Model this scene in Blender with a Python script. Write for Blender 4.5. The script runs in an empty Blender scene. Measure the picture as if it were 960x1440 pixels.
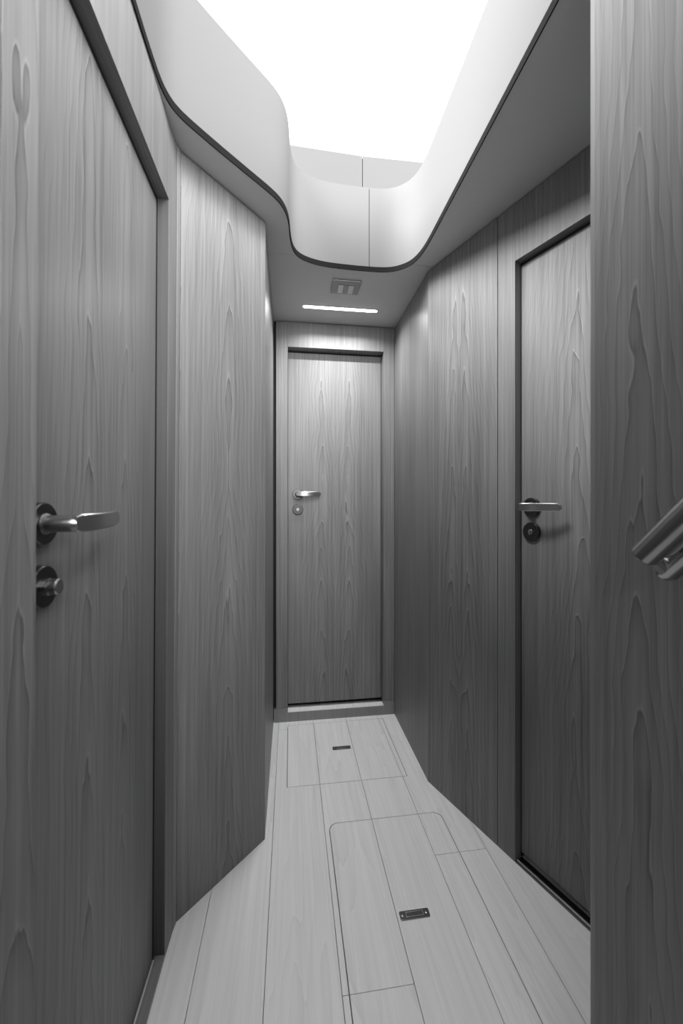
import bpy, bmesh, math
from mathutils import Vector, Matrix

scene = bpy.context.scene
COL = scene.collection

# ------------------------------------------------------------------ camera, world, light, exposure
cam_data = bpy.data.cameras.new('camera')
cam = bpy.data.objects.new('camera', cam_data)
COL.objects.link(cam)
cam_data.sensor_fit = 'VERTICAL'
cam_data.sensor_height = 36.0
cam_data.sensor_width = 24.0
cam_data.lens = 13.5
cam_data.shift_y = -11.0 / 1440.0
cam_data.clip_start = 0.01
cam_data.dof.use_dof = True
cam_data.dof.focus_distance = 1.5
cam_data.dof.aperture_fstop = 5.0
cam.location = (0, 0, 1.05)
cam.rotation_euler = (math.radians(90), 0, math.radians(-7.6))
scene.camera = cam

world = bpy.data.worlds.new('overcast_sky')
scene.world = world
world.use_nodes = True
bg = world.node_tree.nodes['Background']
bg.inputs['Color'].default_value = (1, 1, 1, 1)
bg.inputs['Strength'].default_value = 1.8

def daylight(name, direction, energy, angle, loc):
    """Soft daylight from one run of the deck-saloon windows above."""
    d = bpy.data.lights.new(name, 'SUN'); o = bpy.data.objects.new(name, d); COL.objects.link(o)
    d.energy = energy; d.angle = math.radians(angle)
    o.rotation_euler = Vector(direction).to_track_quat('-Z', 'Y').to_euler(); o.location = loc
daylight('port_daylight', (0.78, 0.22, -0.66), 17.0, 42, (-2, 0, 4))
daylight('starboard_daylight', (-0.75, 0.30, -0.58), 4.3, 40, (2, 0, 4))
daylight('aft_daylight', (-0.22, 0.95, -0.24), 7.0, 50, (0, -2, 4))

vs = scene.view_settings
vs.view_transform = 'Standard'
vs.look = 'None'
vs.gamma = 1.0
vs.use_curve_mapping = False
vs.exposure = 0.0

# ------------------------------------------------------------------ materials (all neutral greys: the photograph is monochrome)
def new_mat(name):
    m = bpy.data.materials.new(name); m.use_nodes = True
    nt = m.node_tree
    return m, nt, nt.nodes['Principled BSDF']

def math_node(nt, op, a, b=None, c=None):
    n = nt.nodes.new('ShaderNodeMath'); n.operation = op
    for i, v in enumerate((a, b, c)):
        if v is None: continue
        if isinstance(v, (int, float)): n.inputs[i].default_value = v
        else: nt.links.new(v, n.inputs[i])
    return n.outputs[0]

def noise(nt, vec, sx, sy, detail=2.0, rough=0.5, dist=0.0):
    mp = nt.nodes.new('ShaderNodeMapping'); mp.inputs['Scale'].default_value = (sx, sy, 1)
    nt.links.new(vec, mp.inputs['Vector'])
    n = nt.nodes.new('ShaderNodeTexNoise'); n.noise_dimensions = '2D'
    n.inputs['Scale'].default_value = 1.0; n.inputs['Detail'].default_value = detail
    n.inputs['Roughness'].default_value = rough; n.inputs['Distortion'].default_value = dist
    nt.links.new(mp.outputs[0], n.inputs['Vector'])
    return n.outputs[0]

def ramp(nt, val, stops):
    r = nt.nodes.new('ShaderNodeValToRGB'); nt.links.new(val, r.inputs[0])
    el = r.color_ramp.elements
    while len(el) < len(stops): el.new(0.5)
    for e_, (p, v) in zip(el, stops):
        e_.position = p; e_.color = (v, v, v, 1)
    return r.outputs[0]

def seeded_uv(nt, grain_vertical=True):
    uv = nt.nodes.new('ShaderNodeUVMap'); uv.uv_map = 'UVMap'
    at = nt.nodes.new('ShaderNodeAttribute'); at.attribute_type = 'OBJECT'; at.attribute_name = 'seed'
    comb = nt.nodes.new('ShaderNodeCombineXYZ')
    nt.links.new(math_node(nt, 'MULTIPLY', at.outputs['Fac'], 3.71), comb.inputs[0])
    nt.links.new(math_node(nt, 'MULTIPLY', at.outputs['Fac'], 7.13), comb.inputs[1])
    add = nt.nodes.new('ShaderNodeVectorMath'); add.operation = 'ADD'
    nt.links.new(uv.outputs[0], add.inputs[0]); nt.links.new(comb.outputs[0], add.inputs[1])
    return add.outputs[0]

def wood_material(name, base, ring_amp, fine_amp, med_amp, rough, figure=None, rings=None, bump=0.04, coat=0.0):
    """Veneer. With figure=None: crown-cut columns of nested peaks, 'figure_offset' metres either side of the
    panel's centre line (book-matched), straight grain elsewhere. Otherwise the contours of a stretched noise."""
    m, nt, bsdf = new_mat(name)
    v = seeded_uv(nt)
    wob = noise(nt, v, 55, 7, 2.0, 0.6)
    if figure is None:
        uv = nt.nodes.new('ShaderNodeUVMap'); uv.uv_map = 'UVMap'
        sep = nt.nodes.new('ShaderNodeSeparateXYZ'); nt.links.new(uv.outputs[0], sep.inputs[0])
        at = nt.nodes.new('ShaderNodeAttribute'); at.attribute_type = 'OBJECT'; at.attribute_name = 'figure_offset'
        au = math_node(nt, 'ABSOLUTE', sep.outputs[0])
        # mirrored coordinate, so both leaves of the match share their figure
        comb = nt.nodes.new('ShaderNodeCombineXYZ'); nt.links.new(au, comb.inputs[0]); nt.links.new(sep.outputs[1], comb.inputs[1])
        sd = nt.nodes.new('ShaderNodeAttribute'); sd.attribute_type = 'OBJECT'; sd.attribute_name = 'seed'
        off = nt.nodes.new('ShaderNodeCombineXYZ')
        nt.links.new(math_node(nt, 'MULTIPLY', sd.outputs['Fac'], 2.9), off.inputs[0]); nt.links.new(math_node(nt, 'MULTIPLY', sd.outputs['Fac'], 5.3), off.inputs[1])
        addv = nt.nodes.new('ShaderNodeVectorMath'); addv.operation = 'ADD'
        nt.links.new(comb.outputs[0], addv.inputs[0]); nt.links.new(off.outputs[0], addv.inputs[1])
        mv = addv.outputs[0]
        sway = math_node(nt, 'MULTIPLY', math_node(nt, 'SUBTRACT', noise(nt, mv, 0.5, 1.6, 1.0, 0.5), 0.5), 0.06)
        dx = math_node(nt, 'ADD', math_node(nt, 'SUBTRACT', au, at.outputs['Fac']), sway)
        dx2 = math_node(nt, 'MULTIPLY', dx, dx)
        hyp = math_node(nt, 'SQRT', math_node(nt, 'ADD', dx2, 0.00030))
        fld = math_node(nt, 'ADD', math_node(nt, 'MULTIPLY', sep.outputs[1], 4.2), math_node(nt, 'MULTIPLY', hyp, 74.0))
        fld = math_node(nt, 'ADD', fld, math_node(nt, 'MULTIPLY', noise(nt, mv, 9, 2.2, 3.0, 0.55), 3.2))
        fld = math_node(nt, 'ADD', fld, math_node(nt, 'MULTIPLY', wob, 0.35))
        near = math_node(nt, 'DIVIDE', 1.0, math_node(nt, 'ADD', 1.0, math_node(nt, 'MULTIPLY', dx2, 420.0)))
        mask = math_node(nt, 'MULTIPLY', math_node(nt, 'ADD', math_node(nt, 'MULTIPLY', near, 0.75), 0.15), math_node(nt, 'ADD', noise(nt, v, 7.0, 1.6, 1.0, 0.5), 0.35))
    else:
        field = noise(nt, v, figure[0], figure[1], 2.0, 0.42, 0.25)
        fld = math_node(nt, 'ADD', math_node(nt, 'MULTIPLY', field, rings), math_node(nt, 'MULTIPLY', wob, 0.30))
        mask = noise(nt, v, 4.0, 0.9, 1.0, 0.5)
    fr = math_node(nt, 'FRACT', fld)
    ring = ramp(nt, fr, [(0.0, 0.60), (0.5, 0.52), (0.80, 0.38), (0.90, 0.14), (0.94, 0.85), (1.0, 0.60)])
    ringa = math_node(nt, 'MULTIPLY', math_node(nt, 'SUBTRACT', ring, 0.5), math_node(nt, 'MULTIPLY', mask, 2.0 * ring_amp))
    fine = math_node(nt, 'MULTIPLY', math_node(nt, 'SUBTRACT', noise(nt, v, 300, 3.5, 3.0, 0.65), 0.5), 2.0 * fine_amp)
    med = math_node(nt, 'MULTIPLY', math_node(nt, 'SUBTRACT', noise(nt, v, 75, 0.8, 3.0, 0.65), 0.5), 2.0 * med_amp)
    blot = math_node(nt, 'MULTIPLY', math_node(nt, 'SUBTRACT', noise(nt, v, 9, 1.2, 3.0, 0.55), 0.5), 1.3 * med_amp)
    tot = math_node(nt, 'ADD', math_node(nt, 'ADD', ringa, fine), math_node(nt, 'ADD', med, blot))
    alb = math_node(nt, 'MULTIPLY', math_node(nt, 'ADD', tot, 1.0), base)
    comb = nt.nodes.new('ShaderNodeCombineColor')
    for i in range(3): nt.links.new(alb, comb.inputs[i])
    nt.links.new(comb.outputs[0], bsdf.inputs['Base Color'])
    bsdf.inputs['Roughness'].default_value = rough
    bsdf.inputs['Specular IOR Level'].default_value = 0.25
    bp = nt.nodes.new('ShaderNodeBump'); bp.inputs['Strength'].default_value = bump; bp.inputs['Distance'].default_value = 0.002
    nt.links.new(tot, bp.inputs['Height']); nt.links.new(bp.outputs[0], bsdf.inputs['Normal'])
    return m

def plain_material(name, base, rough, metal=0.0, mottling=0.03, scale=60.0, spec=0.5):
    m, nt, bsdf = new_mat(name)
    tc = nt.nodes.new('ShaderNodeTexCoord')
    n = nt.nodes.new('ShaderNodeTexNoise'); n.inputs['Scale'].default_value = scale; n.inputs['Detail'].default_value = 3
    nt.links.new(tc.outputs['Object'], n.inputs['Vector'])
    alb = math_node(nt, 'MULTIPLY', math_node(nt, 'ADD', math_node(nt, 'MULTIPLY', math_node(nt, 'SUBTRACT', n.outputs[0], 0.5), 2 * mottling), 1.0), base)
    comb = nt.nodes.new('ShaderNodeCombineColor')
    for i in range(3): nt.links.new(alb, comb.inputs[i])
    nt.links.new(comb.outputs[0], bsdf.inputs['Base Color'])
    bsdf.inputs['Roughness'].default_value = rough
    bsdf.inputs['Metallic'].default_value = metal
    bsdf.inputs['Specular IOR Level'].default_value = spec
    return m

WOOD = wood_material('lacquered_veneer', 0.195, 0.72, 0.26, 0.36, 0.42)
WOODR = wood_material('lacquered_rift_veneer', 0.195, 0.68, 0.26, 0.38, 0.42)
EDGE = wood_material('solid_wood_edge', 0.24, 0.1, 0.2, 0.2, 0.4)
FLOOR = wood_material('pale_floor_board', 0.91, 0.14, 0.07, 0.10, 0.38, figure=(9.0, 0.9), rings=8.0, bump=0.02)
DARKWOOD = wood_material('dark_rebate', 0.05, 0.1, 0.1, 0.1, 0.6)
BLACK = plain_material('black_gap', 0.012, 0.8)
CEIL = plain_material('grey_ceiling_leather', 0.58, 0.55, 0, 0.03, 400)
LINER = plain_material('pale_liner_vinyl', 0.165, 0.85, 0, 0.02, 300, spec=0.1)
UPPER = plain_material('grey_upper_panel_vinyl', 0.13, 0.85, 0, 0.02, 300, spec=0.1)
TRIMD = plain_material('dark_edge_trim', 0.012, 0.8, 0, 0.03, 60, 0.05)
STEEL = plain_material('satin_steel', 0.42, 0.28, 1.0, 0.04, 150)
ROSE = plain_material('steel_rose_dark_reflection', 0.09, 0.3, 1.0, 0.05, 150)  # steel with the dark reflection of its surroundings put into the colour
STEELD = plain_material('dark_steel', 0.17, 0.30, 1.0, 0.05, 150)
RAIL = plain_material('polished_rail_steel', 0.40, 0.2, 1.0, 0.03, 120)
JAMB = wood_material('dark_jamb_tone', 0.085, 0.1, 0.2, 0.2, 0.5)  # darker tone for the strip over the left far jamb
CHROME = plain_material('polished_steel', 0.66, 0.2, 1.0, 0.02, 100)
SWITCH = plain_material('switch_plastic', 0.62, 0.35)
PLATE = plain_material('switch_plate_metal', 0.22, 0.35, 0.6)

def emission_material(name, strength):
    m, nt, bsdf = new_mat(name)
    bsdf.inputs['Base Color'].default_value = (0.9, 0.9, 0.9, 1)
    bsdf.inputs['Emission Color'].default_value = (1, 1, 1, 1)
    bsdf.inputs['Emission Strength'].default_value = strength
    return m
LED = emission_material('led_diffuser', 14.0)

# ------------------------------------------------------------------ helpers
SEED = [0]
def empty(name, loc=(0, 0, 0), parent=None):
    o = bpy.data.objects.new(name, None); COL.objects.link(o)
    o.empty_display_size = 0.05
    o.location = loc
    if parent: o.parent = parent
    return o

def structure(o):
    o['kind'] = 'structure'; return o

def tag(o, label, cat, group=None):
    o['label'] = label; o['category'] = cat
    if group: o['group'] = group
    return o

def wloc(o):
    p = Vector((0, 0, 0))
    while o: p += o.location; o = o.parent
    return p

def finish(name, bm, mat, parent=None, base=None, bevel=0.0, smooth=False, seed=None, uvdir=None):
    """Link one mesh. bm is in world metres; the origin is put at base (or the bottom centre)."""
    bmesh.ops.recalc_face_normals(bm, faces=bm.faces)
    if bevel:
        ed = [e for e in bm.edges if len(e.link_faces) == 2 and e.calc_face_angle(0) > 0.5]
        if ed: bmesh.ops.bevel(bm, geom=ed, offset=bevel, segments=2, affect='EDGES', profile=0.7, clamp_overlap=True)
    bm.normal_update()
    uvl = bm.loops.layers.uv.new('UVMap')
    for f_ in bm.faces:
        n = f_.normal
        for lp in f_.loops:
            c = lp.vert.co
            if uvdir == 'y' : uvc = (c.x if abs(n.x) < 0.7 else c.z, c.y)
            elif abs(n.z) > 0.8: uvc = (c.x, c.y)
            else:
                t = Vector((-n.y, n.x, 0))
                t = t.normalized() if t.length > 1e-5 else Vector((1, 0, 0))
                uvc = (c.dot(t), c.z)
            lp[uvl].uv = uvc
    if uvdir is None and bm.faces:
        us = [lp[uvl].uv.x for f_ in bm.faces if abs(f_.normal.z) < 0.5 and f_.calc_area() > 0.004 for lp in f_.loops]
        if us:
            mid_u = {}
            for f_ in bm.faces:
                key = (round(f_.normal.x, 1), round(f_.normal.y, 1), round(f_.normal.z, 1))
                mid_u.setdefault(key, []).extend(lp[uvl].uv.x for lp in f_.loops)
            for f_ in bm.faces:
                key = (round(f_.normal.x, 1), round(f_.normal.y, 1), round(f_.normal.z, 1))
                m_ = (min(mid_u[key]) + max(mid_u[key])) / 2
                for lp in f_.loops: lp[uvl].uv.x -= m_
    if base is None:
        xs = [v.co for v in bm.verts]
        lo = Vector((min(v.x for v in xs), min(v.y for v in xs), min(v.z for v in xs)))
        hi = Vector((max(v.x for v in xs), max(v.y for v in xs), max(v.z for v in xs)))
        base = Vector(((lo.x + hi.x) / 2, (lo.y + hi.y) / 2, lo.z))
    base = Vector(base)
    for v in bm.verts: v.co -= base
    if smooth:
        for f_ in bm.faces: f_.smooth = True
    me = bpy.data.meshes.new(name); bm.to_mesh(me); bm.free()
    me.materials.append(mat)
    o = bpy.data.objects.new(name, me); COL.objects.link(o)
    if parent:
        o.parent = parent; base = base - wloc(parent)
    o.location = base
    SEED[0] += 1
    o['figure_offset'] = 0.30
    o['seed'] = float(seed if seed is not None else SEED[0] * 1.37)
    if smooth:
        md = o.modifiers.new('edge_split', 'EDGE_SPLIT'); md.split_angle = math.radians(28)
    return o

def prism(pts, z0, z1, bm=None):
    """Vertical prism over a plan polygon."""
    bm = bm or bmesh.new()
    lo = [bm.verts.new((p[0], p[1], z0)) for p in pts]
    hi = [bm.verts.new((p[0], p[1], z1)) for p in pts]
    n = len(pts)
    bm.faces.new(lo[::-1]); bm.faces.new(hi)
    for i in range(n):
        bm.faces.new((lo[i], lo[(i + 1) % n], hi[(i + 1) % n], hi[i]))
    return bm

def hexa(c, bm=None):
    """Solid from 8 corners: four at the bottom in order, then the four above them."""
    bm = bm or bmesh.new()
    v = [bm.verts.new(p) for p in c]
    for f_ in ((3, 2, 1, 0), (4, 5, 6, 7), (0, 1, 5, 4), (1, 2, 6, 5), (2, 3, 7, 6), (3, 0, 4, 7)):
        bm.faces.new([v[i] for i in f_])
    return bm

CEIL_Z = 1.935
def lean_point(p, q, z):
    """Walls lean slightly inwards towards the ceiling: p at the floor, q at the ceiling."""
    t = z / CEIL_Z
    return Vector((p[0] + (q[0] - p[0]) * t, p[1] + (q[1] - p[1]) * t, z))

def slab(name, p0, p1, z0, z1, t, out, mat, parent=None, q0=None, q1=None, gap=0.0, inset=0.0, bevel=0.0, seed=None):
    """Panel standing on the plan line p0-p1, thickness t towards the plan direction 'out'.
    gap>0 leaves a shadow gap at the top of the front layer."""
    q0 = q0 or p0; q1 = q1 or p1
    o = Vector((out[0], out[1], 0)).normalized()
    def layer(a, b, n0, n1):
        c = []
        for z in (a, b):
            A = lean_point(p0, q0, z); B = lean_point(p1, q1, z)
            c += [A + o * n0, B + o * n0, B + o * n1, A + o * n1]
        return c
    bm = hexa(layer(z0, z1 - gap, inset, inset + t))
    if gap: hexa(layer(z1 - gap, z1, inset + 0.01, inset + t), bm)
    return finish(name, bm, mat, parent, bevel=bevel, seed=seed)

def tube_path(pts, r, seg=16, bm=None, cap=True, squash=None):
    bm = bm or bmesh.new()
    pts = [Vector(p) for p in pts]; rings = []
    for i, p in enumerate(pts):
        a = pts[max(i - 1, 0)]; b = pts[min(i + 1, len(pts) - 1)]
        d = (b - a).normalized()
        up = Vector((0, 0, 1)) if abs(d.z) < 0.9 else Vector((1, 0, 0))
        s = d.cross(up).normalized(); u = s.cross(d).normalized()
        rr = r[i] if isinstance(r, (list, tuple)) else r
        ra, rb = (rr, rr) if squash is None else (rr * squash[0], rr * squash[1])
        rings.append([bm.verts.new(p + s * (math.cos(2 * math.pi * k / seg) * ra) + u * (math.sin(2 * math.pi * k / seg) * rb)) for k in range(seg)])
    for a, b in zip(rings, rings[1:]):
        for k in range(seg): bm.faces.new((a[k], a[(k + 1) % seg], b[(k + 1) % seg], b[k]))
    if cap:
        bm.faces.new(rings[0][::-1]); bm.faces.new(rings[-1])
    return bm

def lathe(origin, axis, profile, seg=40, bm=None):
    """Turned solid: profile of (distance along axis, radius)."""
    bm = bm or bmesh.new()
    origin = Vector(origin); d = Vector(axis).normalized()
    up = Vector((0, 0, 1)) if abs(d.z) < 0.9 else Vector((1, 0, 0))
    s = d.cross(up).normalized(); u = s.cross(d).normalized()
    rings = []
    for h, r in profile:
        c = origin + d * h
        if r < 1e-6: rings.append([bm.verts.new(c)])
        else: rings.append([bm.verts.new(c + s * math.cos(2 * math.pi * k / seg) * r + u * math.sin(2 * math.pi * k / seg) * r) for k in range(seg)])
    for a, b in zip(rings, rings[1:]):
        if len(a) == 1 and len(b) == 1: continue
        for k in range(seg):
            k2 = (k + 1) % seg
            if len(a) == 1: bm.faces.new((a[0], b[k2], b[k]))
            elif len(b) == 1: bm.faces.new((a[k], a[k2], b[0]))
            else: bm.faces.new((a[k], a[k2], b[k2], b[k]))
    return bm

def arc(cx, cy, r, a0, a1, n=6):
    return [(cx + r * math.cos(math.radians(a0 + (a1 - a0) * i / n)), cy + r * math.sin(math.radians(a0 + (a1 - a0) * i / n))) for i in range(n + 1)]

# ------------------------------------------------------------------ floor: sub-floor, planks, two lift-out hatches
floor = structure(finish('floor', prism([(-0.75, -0.7), (1.15, -0.7), (1.15, 2.05), (-0.75, 2.05)], -0.05, -0.012), BLACK, base=(0, 0, -0.05)))
G = 0.0008
def plank(pts, parent=floor, name='plank', g=None):
    o = finish(name, prism(pts, -0.012, 0.0), FLOOR, parent, uvdir='y')
    return o
def rect(x0, x1, y0, y1, g=G):
    return [(x0 + g, y0 + g), (x1 - g, y0 + g), (x1 - g, y1 - g), (x0 + g, y1 - g)]

LINES = [-0.40, -0.212, -0.055, 0.110, 0.269, 0.429, 0.592, 0.752, 0.95]
H1 = (-0.012, 0.448, 1.437, 1.840)      # far hatch: x0 x1 y0 y1
H2 = (0.125, 0.506, 0.45, 1.256)        # near hatch
Y0, Y1 = -0.65, 1.90
plank(rect(-0.40, -0.212, Y0, Y1)); plank(rect(-0.212, -0.055, Y0, 1.50)); plank(rect(-0.212, -0.055, 1.50, Y1))
# strip left of the hatches, notched by the far hatch
plank([(-0.055 + G, Y0 + G), (0.110 - G, Y0 + G), (0.110 - G, H1[2] - G), (H1[0] - G, H1[2] - G), (H1[0] - G, 1.805 - G), (-0.055 + G, 1.805 - G)])
plank([(-0.055 + G, 1.805 + G), (H1[0] - G, 1.805 + G), (H1[0] - G, H1[3] + G), (0.110 - G, H1[3] + G), (0.110 - G, Y1), (-0.055 + G, Y1)])
r2 = 0.028
# strip with the narrow sliver beside the near hatch
cl = arc(H2[0] - G + r2, H2[3] + G - r2, r2, 180, 90)
plank([(0.110 + G, 0.812 + G), (H2[0] - G, 0.812 + G)] + cl + [(0.269 - G, H2[3] + G), (0.269 - G, H1[2] - G), (0.110 + G, H1[2] - G)])
plank(rect(0.110, H2[0], H2[2], 0.812)); plank(rect(0.110, 0.269, Y0, H2[2])); plank(rect(0.110, 0.269, H1[3], Y1))
plank(rect(0.269, 0.429, Y0, H2[2])); plank(rect(0.269, 0.429, H2[3], H1[2])); plank(rect(0.269, 0.429, H1[3], Y1))
plank(rect(0.429, 0.592, Y0, H2[2])); plank(rect(H2[1], 0.592, H2[2], 1.102))
cr = arc(H2[1] + G - r2, H2[3] + G - r2, r2, 0, 90)[::-1]
plank([(H2[1] + G, 1.102 + G), (0.592 - G, 1.102 + G), (0.592 - G, Y1), (0.429 + G, Y1), (0.429 + G, H1[3] + G), (H1[1] + G, H1[3] + G),
       (H1[1] + G, H1[2] - G), (0.429 + G, H1[2] - G), (0.429 + G, H2[3] + G)] + cr)
plank(rect(0.592, 0.752, Y0, Y1)); plank(rect(0.752, 0.95, Y0, Y1))

HG = 0.0016
def hatch_boards(hatch, h, xs, r, cuts):
    x0, x1, y0, y1 = h
    for a, b in zip(xs, xs[1:]):
        ys = [y0] + cuts.get(a, []) + [y1]
        for c, d in zip(ys, ys[1:]):
            A = a + (HG if a == x0 else G); B = b - (HG if b == x1 else G)
            C = c + (HG if c == y0 else G); D = d - (HG if d == y1 else G)
            pts = [(A, C), (B, C)]
            if b == x1 and d == y1 and B - A > r: pts += arc(B - r, D - r, r, 0, 90)
            else: pts += [(B, D)]
            if a == x0 and d == y1 and B - A > r: pts += arc(A + r, D - r, r, 90, 180)
            else: pts += [(A, D)]
            finish('board', prism(pts, -0.0118, 0.0), FLOOR, hatch, uvdir='y')

def latch(parent, x, y, L=0.078, Wd=0.021):
    def rr(a, b, r, n=4):
        return [(x + p[0], y + p[1]) for p in arc(a / 2 - r, b / 2 - r, r, 0, 90, n) + arc(-a / 2 + r, b / 2 - r, r, 90, 180, n) + arc(-a / 2 + r, -b / 2 + r, r, 180, 270, n) + arc(a / 2 - r, -b / 2 + r, r, 270, 360, n)]
    lt = finish('latch', prism(rr(L, Wd, 0.004), 0.0, 0.0022), STEELD, parent, bevel=0.0006)
    lt['label'] = 'dark steel flush latch plate'
    # raised rim around the finger recess, the tongue inside it and two screws
    bm = bmesh.new()
    a, b, t = 0.046, 0.013, 0.0019
    for (x0, x1, y0, y1) in ((-a/2, a/2, -b/2, -b/2 + t), (-a/2, a/2, b/2 - t, b/2), (-a/2, -a/2 + t, -b/2 + t, b/2 - t), (a/2 - t, a/2, -b/2 + t, b/2 - t)):
        prism([(x + x0, y + y0), (x + x1, y + y0), (x + x1, y + y1), (x + x0, y + y1)], 0.0022, 0.0036, bm)
    finish('rim', bm, CHROME, lt, bevel=0.0005)
    finish('tongue', prism([(x - a/2 + t, y - b/2 + t), (x + a/2 - t, y - b/2 + t), (x + a/2 - t, y + b/2 - t), (x - a/2 + t, y + b/2 - t)], 0.0022, 0.0028), STEELD, lt)
    for s in (-1, 1):
        finish('screw', lathe((x + s * (L / 2 - 0.0075), y, 0.0022), (0, 0, 1), [(0, 0.0036), (0.0008, 0.0034), (0.0012, 0.002), (0.0012, 0)], 16), CHROME, lt)

hatch_far = tag(empty('floor_hatch', (0.218, 1.637, -0.012)), 'pale wood floor hatch with flush latch, nearest the end door', 'floor hatch')
hatch_boards(hatch_far, H1, [H1[0], 0.110, 0.269, 0.429, H1[1]], 0.008, {})
latch(hatch_far, 0.219, 1.639)
hatch_near = tag(empty('floor_hatch', (0.315, 0.85, -0.012)), 'larger pale wood floor hatch with rounded corners and latch, in the foreground', 'floor hatch')
hatch_boards(hatch_near, H2, [H2[0], 0.269, 0.429, H2[1]], r2, {H2[0]: [0.812], 0.429: [1.102]})
latch(hatch_near, 0.315, 0.949)

# ------------------------------------------------------------------ walls
LB, LT = -0.2875, -0.277          # left wall plane at floor and ceiling
GAPZ = 0.004
L2 = (-0.283, 1.011); L2T = (-0.270, 1.005)
L3 = (-0.079, 1.224); L3T = (-0.077, 1.222)
L4 = (-0.080, 1.872)
R4 = (0.517, 1.872); R3 = (0.517, 1.399)
RD = Vector((0.3635, -0.9316)); RN = Vector((0.9316, 0.3635))
def rp(s): return (0.631 + RD.x * s, 1.106 + RD.y * s)

# left: near panel, door frame, corner strip, slanted panel, return
structure(slab('wall_left_near', (LB, -0.66), (LB, 0.414), 0, CEIL_Z, 0.04, (-1, 0), WOOD, q0=(LT, -0.66), q1=(LT, 0.414), gap=GAPZ))
structure(slab('wall_left_slanted', L2, L3, 0, CEIL_Z, 0.03, (-0.7, 0.7), WOODR, q0=L2T, q1=L3T, gap=GAPZ, bevel=0.0015, seed=4.2))
structure(slab('wall_left_return', L3, L4, 0, CEIL_Z, 0.03, (-1, 0), WOODR, q0=L3T, gap=GAPZ))
structure(slab('trim_1', (-0.2858, 0.990), (-0.2835, 1.0095), 0, CEIL_Z, 0.03, (-1, 0), EDGE, q0=(-0.2735, 0.990), q1=(-0.2705, 1.004), gap=GAPZ, bevel=0.001))
# right: flat end wall panel, slanted panel beside the door
structure(slab('wall_right_return', R4, R3, 0, CEIL_Z, 0.03, (1, 0), WOODR, gap=GAPZ))
structure(slab('wall_right_slanted', R3, rp(-0.0012), 0, CEIL_Z, 0.03, RN, WOODR, gap=GAPZ, seed=9.4))
# right foreground bulkhead with a rounded solid edge, and the closing walls behind the camera
wr = structure(slab('wall_right_near', (0.468, -0.66), (0.468, 0.538), 0, CEIL_Z, 0.030, (1, 0), WOOD, seed=2.3))
finish('edge_strip', prism([(0.468, 0.5382)] + arc(0.474, 0.545, 0.006, 180, 90, 5) + arc(0.492, 0.545, 0.006, 90, 0, 5) + [(0.498, 0.5382)], 0, CEIL_Z), EDGE, wr, smooth=True)
structure(slab('wall_right_closing', (0.499, 0.46), (0.93, 0.46), 0, CEIL_Z, 0.03, (0, -1), WOOD))
structure(slab('wall_behind', (-0.33, -0.62), (0.50, -0.62), 0, 1.3, 0.03, (0, -1), WOOD))
# the dark cabin sides beyond the panelling
structure(finish('wall_hull_left', prism([(-0.78, -0.72), (-0.75, -0.72), (-0.75, 2.05), (-0.78, 2.05)], -0.05, CEIL_Z), DARKWOOD))
structure(finish('wall_hull_right', prism([(1.15, -0.72), (1.18, -0.72), (1.18, 2.05), (1.15, 2.05)], -0.05, CEIL_Z), DARKWOOD))
structure(finish('wall_hull_end', prism([(-0.78, 2.0505), (1.18, 2.0505), (1.18, 2.08), (-0.78, 2.08)], -0.05, CEIL_Z), DARKWOOD))
structure(finish('wall_hull_near_left', prism([(-0.749, -0.72), (-0.331, -0.72), (-0.331, -0.69), (-0.749, -0.69)], -0.0118, CEIL_Z), DARKWOOD))
structure(finish('wall_hull_near_right', prism([(0.501, -0.72), (1.149, -0.72), (1.149, -0.69), (0.501, -0.69)], -0.0118, CEIL_Z), DARKWOOD))

# ------------------------------------------------------------------ doors and their frames
def frame_piece(name, parent, p0, p1, z0, z1, t, out, q0=None, q1=None, gap=0.0, mat=None, seed=None):
    return slab(name, p0, p1, z0, z1, t, out, mat or WOOD, parent, q0, q1, gap, bevel=0.0008, seed=seed)

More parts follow.
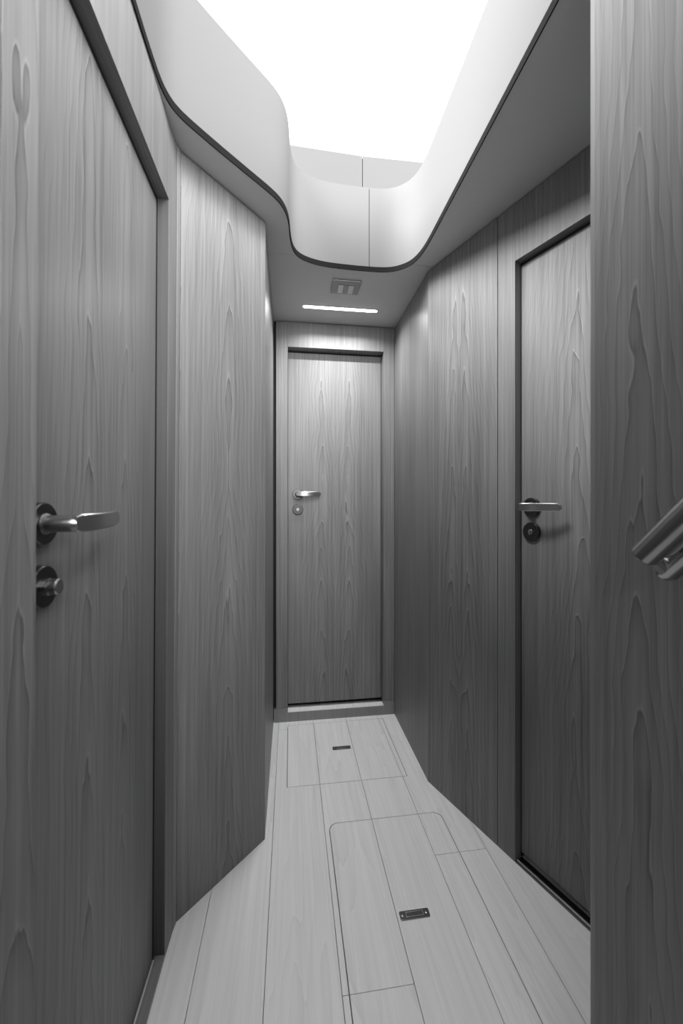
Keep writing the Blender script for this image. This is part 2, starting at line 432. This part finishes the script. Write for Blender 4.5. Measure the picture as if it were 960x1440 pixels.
def lever(parent, pos, normal, along, L=0.112, with_key='slot', keyz=-0.073, rise=0.0, reach=0.048):
    """Round-rose lever handle with a curved flat blade, and a round lock rose below it."""
    pos = Vector(pos); n = Vector((normal[0], normal[1], 0)).normalized(); a = Vector((along[0], along[1], 0)).normalized()
    rose = [(0, 0.0262), (0.0075, 0.0262), (0.009, 0.0248), (0.009, 0.0)]
    # blade: flat bar that leaves the neck, bows outward and returns towards the door at its tip
    bm = bmesh.new(); rings = []
    N = 16
    for i in range(N + 1):
        t = i / N
        off = reach + 0.007 * math.sin(math.pi * min(1, t * 1.05)) - 0.012 * t * t
        c = pos + n * off + a * (-0.008 + (L + 0.008) * t) + Vector((0, 0, rise * t))
        hh = 0.0115 - 0.0012 * t
        if t > 0.93 : hh *= math.sqrt(max(0.25, 1 - ((t - 0.93) / 0.075) ** 2))
        if t < 0.06 : hh *= 0.8 + 0.2 * t / 0.06
        th = 0.0034
        prof = [(-th, -hh + 0.0015), (-th + 0.0012, -hh), (th - 0.0012, -hh), (th, -hh + 0.0015), (th, hh - 0.0015), (th - 0.0012, hh), (-th + 0.0012, hh), (-th, hh - 0.0015)]
        rings.append([bm.verts.new(c + n * q[0] + Vector((0, 0, q[1]))) for q in prof])
    for r0, r1 in zip(rings, rings[1:]):
        for k in range(8): bm.faces.new((r0[k], r0[(k + 1) % 8], r1[(k + 1) % 8], r1[k]))
    bm.faces.new(rings[0][::-1]); bm.faces.new(rings[-1])
    h = finish('lever_handle', bm, STEEL, parent, smooth=True)
    h['label'] = 'satin steel lever blade'
    finish('neck', lathe(pos + n * 0.008, n, [(0, 0.0135), (0.003, 0.0125), (0.004, 0.0105), (reach - 0.014, 0.0105), (reach - 0.008, 0.0098), (reach - 0.005, 0.008), (reach - 0.005, 0)], 28), STEEL, h, smooth=True)
    finish('rose', lathe(pos, n, rose), ROSE, h, smooth=True)
    kp = pos + Vector((0, 0, keyz))
    k = finish('lock_rose', lathe(kp, n, rose), ROSE, parent, smooth=True)
    k['label'] = 'round steel lock rose'
    if with_key == 'turn':
        finish('thumb_turn', lathe(kp + n * 0.009, n, [(0, 0.0105), (0.004, 0.0105), (0.0048, 0.0082), (0.0065, 0.0082), (0.0072, 0.0098), (0.014, 0.0098), (0.0155, 0.0085), (0.0155, 0)], 28), STEEL, k, smooth=True)
    else:
        # small emergency-release button with a short vertical slot
        bmk = lathe(kp + n * 0.009, n, [(0, 0.0075), (0.002, 0.0075), (0.003, 0.0065), (0.003, 0)], 20)
        finish('release_button', bmk, STEEL, k, smooth=True)
        b0 = kp + n * 0.012
        c = []
        for z in (-0.009, 0.002):
            for (sa, sn) in ((-0.0016, 0), (0.0016, 0), (0.0016, 0.003), (-0.0016, 0.003)):
                c.append(b0 + a * sa + n * sn + Vector((0, 0, z)))
        finish('slot_key', hexa(c), STEEL, k)

# left door
DT = 1.755
d1 = structure(empty('door_1', (LB - 0.022, 0.703, 0)))
t2 = structure(empty('trim_2', (LB, 0.703, 0)))
UN, UF = 0.472, 0.934
kw = dict(gap=GAPZ)
frame_piece('frame_stile', t2, (LB, 0.416), (LB, UN), 0, CEIL_Z, 0.062, (-1, 0), (LT, 0.416), (LT, UN), seed=5.5, **kw)
frame_piece('frame_stile', t2, (LB, UF), (-0.2860, 0.9885), 0, CEIL_Z, 0.062, (-1, 0), (LT, UF), (-0.2745, 0.9885), **kw)
frame_piece('frame_header', t2, (LB, UN + 0.0004), (LB, UF - 0.0004), DT, CEIL_Z, 0.062, (-1, 0), (LT, UN), (LT, UF), **kw)
slab('jamb_dark_strip', (LB, UF - 0.0016), (LB, UF - 0.0003), 0.0105, DT - 0.0006, 0.023, (-1, 0), JAMB, t2, (LT, UF - 0.0016), (LT, UF - 0.0003), inset=0.0006)  # thin added strip, makes the far jamb darker than its stile
slab('door_sill', (LB, UN + 0.001), (LB, UF - 0.001), 0, 0.010, 0.020, (-1, 0), EDGE, t2)
slab('leak_backing', (LB, UN - 0.06), (LB, UF + 0.055), 0, CEIL_Z, 0.02, (-1, 0), BLACK, t2, (LT, UN - 0.06), (LT, UF + 0.055), inset=0.062)  # unseen black backing, added to stop sky light leaking round the leaf
slab('dark_gap_fill', (LB, UF - 0.0125), (LB, UF - 0.0004), 0.010, DT - 0.0005, 0.030, (-1, 0), BLACK, t2, (LT, UF - 0.0125), (LT, UF - 0.0004), inset=0.0245)  # black strips, here and next line, added so the leaf's gap reads dark
slab('dark_gap_fill', (LB, UN + 0.001), (LB, UF - 0.0130), DT - 0.012, DT - 0.0005, 0.030, (-1, 0), BLACK, t2, (LT, UN + 0.001), (LT, UF - 0.0130), inset=0.0245)
leaf = slab('door_leaf', (LB, UN + 0.003), (LB, UF - 0.0130), 0.011, DT - 0.0125, 0.036, (-1, 0), WOOD, d1, (LT, UN + 0.003), (LT, UF - 0.0130), inset=0.0235, bevel=0.001, seed=7.7)
lever(d1, (-0.3045, 0.5125, 1.026), (1, 0), (0, 1), L=0.138, with_key='turn', keyz=-0.077, rise=0.004, reach=0.045)

# end door
d2 = structure(empty('door_2', (0.225, 1.92, 0.047)))
t3 = structure(empty('trim_3', (0.225, 1.872, 0)))
frame_piece('frame_stile', t3, (-0.067, 1.872), (-0.012, 1.872), 0.066, CEIL_Z, 0.093, (0, 1), **kw)
frame_piece('frame_stile', t3, (0.462, 1.872), (0.516, 1.872), 0.066, CEIL_Z, 0.093, (0, 1), **kw)
frame_piece('frame_header', t3, (-0.0116, 1.872), (0.4616, 1.872), 1.811, CEIL_Z, 0.093, (0, 1), **kw)
bmp = prism([(-0.078, 1.870), (0.516, 1.870), (0.516, 1.922), (-0.078, 1.922)], 0, 0.045)
for a, b in ((-0.078, -0.013), (0.463, 0.516)): prism([(a, 1.870), (b, 1.870), (b, 1.922), (a, 1.922)], 0.045, 0.065, bmp)
finish('plinth', bmp, EDGE, t3)
finish('door_sill', prism([(-0.0112, 1.8705), (0.4612, 1.8705), (0.4612, 1.918), (-0.0112, 1.918)], 0.0452, 0.050), FLOOR, t3)
finish('threshold_strip', prism([(-0.0112, 1.898), (0.4612, 1.898), (0.4612, 1.921), (-0.0112, 1.921)], 0.0502, 0.0545), CHROME, t3, bevel=0.001)
finish('leak_backing', prism([(-0.13, 1.965), (0.57, 1.965), (0.57, 1.985), (-0.13, 1.985)], 0, CEIL_Z), BLACK, t3)  # added backing, closes the end door's gaps to outside light
finish('corner_gap', prism([(-0.0785, 1.885), (-0.068, 1.885), (-0.068, 1.90), (-0.0785, 1.90)], 0.066, CEIL_Z), BLACK, t3)
slab('door_leaf', (-0.0105, 1.9225), (0.4595, 1.9225), 0.060, 1.803, 0.036, (0, 1), WOOD, d2, bevel=0.001, seed=3.1)
lever(d2, (0.037, 1.9225, 1.100), (0, -1), (1, 0), L=0.112, keyz=-0.076)

# right door
d3 = structure(empty('door_3', (*rp(0.3), 0)))
t4 = structure(empty('trim_4', (*rp(0.3), 0)))
S0, S1 = 0.061, 0.535
DT3 = 1.763
RNV = (RN.x, RN.y)
frame_piece('frame_stile', t4, rp(0.0012), rp(S0), 0, CEIL_Z, 0.066, RNV, **kw)
frame_piece('frame_stile', t4, rp(S1), rp(0.64), 0, CEIL_Z, 0.066, RNV, **kw)
frame_piece('frame_header', t4, rp(S0 + 0.0004), rp(S1 - 0.0004), DT3, CEIL_Z, 0.066, RNV, **kw)
slab('leak_backing', rp(-0.05), rp(0.68), 0, CEIL_Z, 0.02, RNV, BLACK, t4, inset=0.066)  # added backing, keeps outside light from the right door's gaps
slab('door_sill', rp(S0 + 0.001), rp(S1 - 0.001), 0, 0.004, 0.030, RNV, STEELD, t4, inset=0.0)
slab('threshold_strip', rp(S0 + 0.001), rp(S1 - 0.001), 0.0041, 0.010, 0.006, RNV, CHROME, t4, inset=0.004, bevel=0.0022)
slab('dark_gap_fill', rp(S0 + 0.0004), rp(S0 + 0.0036), 0.010, DT3 - 0.0005, 0.030, RNV, BLACK, t4, inset=0.026)  # two black strips added to darken the gap round this leaf
slab('dark_gap_fill', rp(S0 + 0.0040), rp(S1 - 0.003), DT3 - 0.0075, DT3 - 0.0005, 0.030, RNV, BLACK, t4, inset=0.028)
slab('door_leaf', rp(S0 + 0.004), rp(S1 - 0.003), 0.022, DT3 - 0.008, 0.036, RNV, WOOD, d3, inset=0.0245, bevel=0.001, seed=11.9)
rq = Vector(rp(0.100)) + RN * 0.0245
lever(d3, (rq.x, rq.y, 1.042), (-RN.x, -RN.y), (RD.x, RD.y), L=0.105, keyz=-0.071)

# ------------------------------------------------------------------ ceiling with the skylight well
ceiling = structure(empty('ceiling', (0.1, 0.9, CEIL_Z)))
lip = [(-0.2770, 0.78), (-0.2745, 0.852), (-0.266, 0.893), (-0.250, 0.922), (-0.220, 0.955), (-0.172, 1.003), (-0.111, 1.062), (-0.063, 1.108), (-0.033, 1.143),
       (-0.015, 1.181), (-0.006, 1.226), (-0.001, 1.296), (0.009, 1.350), (0.030, 1.386), (0.067, 1.410), (0.126, 1.427), (0.213, 1.434), (0.298, 1.435),
       (0.360, 1.431), (0.404, 1.415), (0.441, 1.380), (0.460, 1.330), (0.467, 1.270), (0.468, 1.200), (0.468, 1.12), (0.468, 1.0), (0.468, 0.85), (0.468, 0.70), (0.468, 0.56)]
def smooth_curve(pts, n=5):
    out = []
    P = [Vector(p) for p in pts]
    for i in range(len(P) - 1):
        a = P[max(i - 1, 0)]; b = P[i]; c = P[i + 1]; d = P[min(i + 2, len(P) - 1)]
        for k in range(n):
            t = k / n
            out.append(0.5 * ((2 * b) + (c - a) * t + (2 * a - 5 * b + 4 * c - d) * t * t + (3 * b - a - 3 * c + d) * t ** 3))
    out.append(P[-1])
    return out
LIP = smooth_curve(lip)
TH = 0.019
SEAM = 1.372
iL = min(range(len(LIP)), key=lambda i: abs(LIP[i].y - SEAM) + (9 if LIP[i].x > 0.2 else 0))
iR = min(range(len(LIP)), key=lambda i: abs(LIP[i].y - SEAM) + (9 if LIP[i].x < 0.2 else 0))
iM = min(range(len(LIP)), key=lambda i: abs(LIP[i].x - 0.298) + (9 if LIP[i].y < 1.38 else 0))
def ceiling_piece(outer, lo, hi, flip):
    """Panel between a run of the lip curve and an outer boundary, as quads."""
    run = LIP[lo:hi + 1]
    bm = prism([(p.x, p.y) for p in run] + outer, CEIL_Z, CEIL_Z + TH)
    bmesh.ops.triangulate(bm, faces=[f_ for f_ in bm.faces if len(f_.verts) > 4])
    return finish('ceiling_panel', bm, CEIL, ceiling)
S = 0.0012
# left piece (wall side), right piece, end piece
ceiling_piece([(LIP[iL].x, SEAM - S), (-0.78, SEAM - S), (-0.78, 0.78)], 0, iL - 1, False)
ceiling_piece([(1.18, 0.56), (1.18, SEAM - S), (LIP[iR].x, SEAM - S)], iR + 1, len(LIP) - 1, False)
ceiling_piece([(LIP[iR].x, SEAM + S), (1.18, SEAM + S), (1.18, 2.08), (-0.78, 2.08), (-0.78, SEAM + S), (LIP[iL].x, SEAM + S)], iL + 1, iR - 1, False)
finish('ceiling_panel', prism([(-0.78, -0.72), (-0.277, -0.72), (-0.277, 0.7795), (-0.78, 0.7795)], CEIL_Z, CEIL_Z + TH), CEIL, ceiling)
finish('ceiling_panel', prism([(0.470, -0.72), (1.18, -0.72), (1.18, 0.5595), (0.470, 0.5595)], CEIL_Z, CEIL_Z + TH), CEIL, ceiling)

def ribbon(run, z0, z1, t_in, t_out):
    """Vertical curved sheet following the lip; offsets are towards the outside of the well."""
    bm = bmesh.new(); n = len(run); R = []
    for i, p in enumerate(run):
        a = run[max(i - 1, 0)]; b = run[min(i + 1, n - 1)]
        d = (b - a).normalized(); o = Vector((-d.y, d.x))
        R.append([bm.verts.new((p.x + o.x * q, p.y + o.y * q, z)) for q, z in ((t_in, z0), (t_out, z0), (t_out, z1), (t_in, z1))])
    for a, b in zip(R, R[1:]):
        for k in range(4): bm.faces.new((a[k], a[(k + 1) % 4], b[(k + 1) % 4], b[k]))
    bm.faces.new(R[0][::-1]); bm.faces.new(R[-1])
    return bm
RIM = 2.255
full = [Vector((-0.277, -0.66))] + LIP + [Vector((0.468, 0.548))]
finish('edge_trim', ribbon([Vector((-0.277, -0.66)), Vector((-0.277, 0.3))] + LIP, CEIL_Z - 0.0005, CEIL_Z + TH - 0.001, -0.003, -0.0003), TRIMD, ceiling, smooth=True)
left_run = [Vector((-0.277, -0.66)), Vector((-0.277, 0.3))] + LIP[:iM + 1]
right_run = LIP[iM:]
left_run[-1] = left_run[-1] - Vector((0.0012, 0)); right_run = [right_run[0] + Vector((0.0012, 0))] + right_run[1:]
finish('well_liner', ribbon(left_run, CEIL_Z + TH, RIM, 0.0, 0.008), LINER, ceiling, smooth=True)
finish('well_liner', ribbon(right_run, CEIL_Z + TH, RIM, 0.0, 0.008), LINER, ceiling, smooth=True)
finish('side_light_block', prism([(-0.32, -0.66), (-0.277, -0.66), (-0.277, 0.45), (-0.32, 0.45)], RIM + 0.0005, 2.62), LINER, ceiling)  # added unseen block, keeps port daylight off the near right bulkhead
finish('liner_backing', ribbon(LIP[iM - 3:iM + 4], CEIL_Z + TH, RIM - 0.004, 0.0085, 0.012), BLACK, ceiling)
# ledge round the well and the two upper panels beyond it
def outward(run, q):
    out = []
    for i, p in enumerate(run):
        d = (run[min(i + 1, len(run) - 1)] - run[max(i - 1, 0)]).normalized()
        out.append((p.x - d.y * q, p.y + d.x * q))
    return out
led = outward(LIP[iL - 12:iR + 8], 0.0085)
finish('ledge', prism(led + [(0.72, led[-1][1]), (0.72, 1.60), (-0.16, 1.60), (-0.16, led[0][1])], RIM - 0.006, RIM - 0.0005), LINER, ceiling)
finish('upper_panel', prism([(-0.16, 1.556), (0.2968, 1.572), (0.2968, 1.590), (-0.16, 1.574)], RIM, 2.498), UPPER, ceiling, bevel=0.001)
finish('upper_panel', prism([(0.2992, 1.572), (0.72, 1.565), (0.72, 1.583), (0.2992, 1.590)], RIM, 2.498), UPPER, ceiling, bevel=0.001)
finish('upper_backing', prism([(0.28, 1.592), (0.32, 1.592), (0.32, 1.596), (0.28, 1.596)], RIM, 2.495), BLACK, ceiling)

# ------------------------------------------------------------------ ceiling light
lamp = tag(empty('ceiling_light', (0.225, 1.7235, CEIL_Z - 0.006)), 'slim white linear ceiling light glowing above the end door', 'light')
def ell(x0, x1, y, w, z0, z1):
    r = w / 2
    return prism(arc(x1 - r, y, r, -90, 90) + arc(x0 + r, y, r, 90, 270), z0, z1)
finish('diffuser', ell(0.057, 0.394, 1.7235, 0.019, CEIL_Z - 0.0024, CEIL_Z - 0.0015), LED, lamp)
ld = bpy.data.lights.new('led_strip', 'AREA'); ld.shape = 'RECTANGLE'; ld.size = 0.33; ld.size_y = 0.016
ld.energy = 4.4; ld.spread = math.radians(142)
lo_ = bpy.data.objects.new('led_strip', ld); COL.objects.link(lo_); lo_.parent = lamp
lo_.location = Vector((0.2255, 1.7235, CEIL_Z - 0.0032)) - wloc(lamp)
finish('housing', ell(0.053, 0.398, 1.7235, 0.026, CEIL_Z - 0.0014, CEIL_Z - 0.0001), SWITCH, lamp)

# ------------------------------------------------------------------ switch plate in the ceiling
sp = tag(empty('switch_plate', (0.2225, 1.545, CEIL_Z - 0.008)), 'small metal switch plate with two rocker switches, on the ceiling', 'switch')
z = CEIL_Z
pl = finish('plate', hexa([(0.1655, 1.497, z - 0.006), (0.2805, 1.497, z - 0.006), (0.2805, 1.593, z - 0.006), (0.1655, 1.593, z - 0.006),
                           (0.1655, 1.497, z - 0.0002), (0.2805, 1.497, z - 0.0002), (0.2805, 1.593, z - 0.0002), (0.1655, 1.593, z - 0.0002)]), PLATE, sp, bevel=0.003)
def block(name, x0, x1, y0, y1, za, zb, mat, parent):
    # rocker: tilted lower face
    return finish(name, hexa([(x0, y0, za), (x1, y0, za), (x1, y1, zb), (x0, y1, zb), (x0, y0, z - 0.0062), (x1, y0, z - 0.0062), (x1, y1, z - 0.0062), (x0, y1, z - 0.0062)]), mat, parent, bevel=0.0008)
block('rocker_switch', 0.1925, 0.2125, 1.528, 1.574, z - 0.0085, z - 0.0125, SWITCH, sp)
block('blank_module', 0.2135, 0.2325, 1.528, 1.580, z - 0.0080, z - 0.0080, PLATE, sp)
block('rocker_switch', 0.2335, 0.2545, 1.528, 1.576, z - 0.0085, z - 0.0125, SWITCH, sp)

# ------------------------------------------------------------------ handrail on the right foreground bulkhead
hr = tag(empty('handrail', (0.435, 0.40, 0.95)), 'satin steel handrail tube slanting up the right foreground panel', 'handrail')
RDIR = Vector((0.0, -0.7071, 0.7071))
RA = Vector((0.415, 0.4026, 0.989))
finish('rail_tube', tube_path([RA, RA + RDIR * 0.002, RA + RDIR * 0.45], [0.0138, 0.015, 0.015], 28), RAIL, hr, smooth=True)
RB = Vector((0.448, 0.4075, 0.967))
finish('mounting_bar', tube_path([RB + RDIR * -0.006, RB + RDIR * -0.003, RB + RDIR * 0.004, RB + RDIR * 0.44], [0.004, 0.009, 0.0125, 0.0125], 24), RAIL, hr, smooth=True)
finish('end_bracket', tube_path([RA + RDIR * 0.008, RB + RDIR * 0.004], [0.010, 0.009], 12), CHROME, hr)
finish('wall_foot', tube_path([RB + RDIR * 0.05, RB + RDIR * 0.05 + Vector((0.0195, 0, 0))], [0.008, 0.009], 20), STEEL, hr)

# ------------------------------------------------------------------ book-match offsets of the veneer columns (metres from the panel's centre line)
OFFS = {'wall_left_slanted': 0.0, 'wall_left_near': 0.2, 'wall_right_slanted': 0.032, 'wall_right_near': 0.52, 'frame_stile': 0.0, 'wall_left_return': 0.30, 'wall_right_return': 0.30}
for o in COL.objects:
    if o.name in OFFS: o['figure_offset'] = OFFS[o.name]
    elif o.name.startswith('door_leaf'): o['figure_offset'] = 0.07
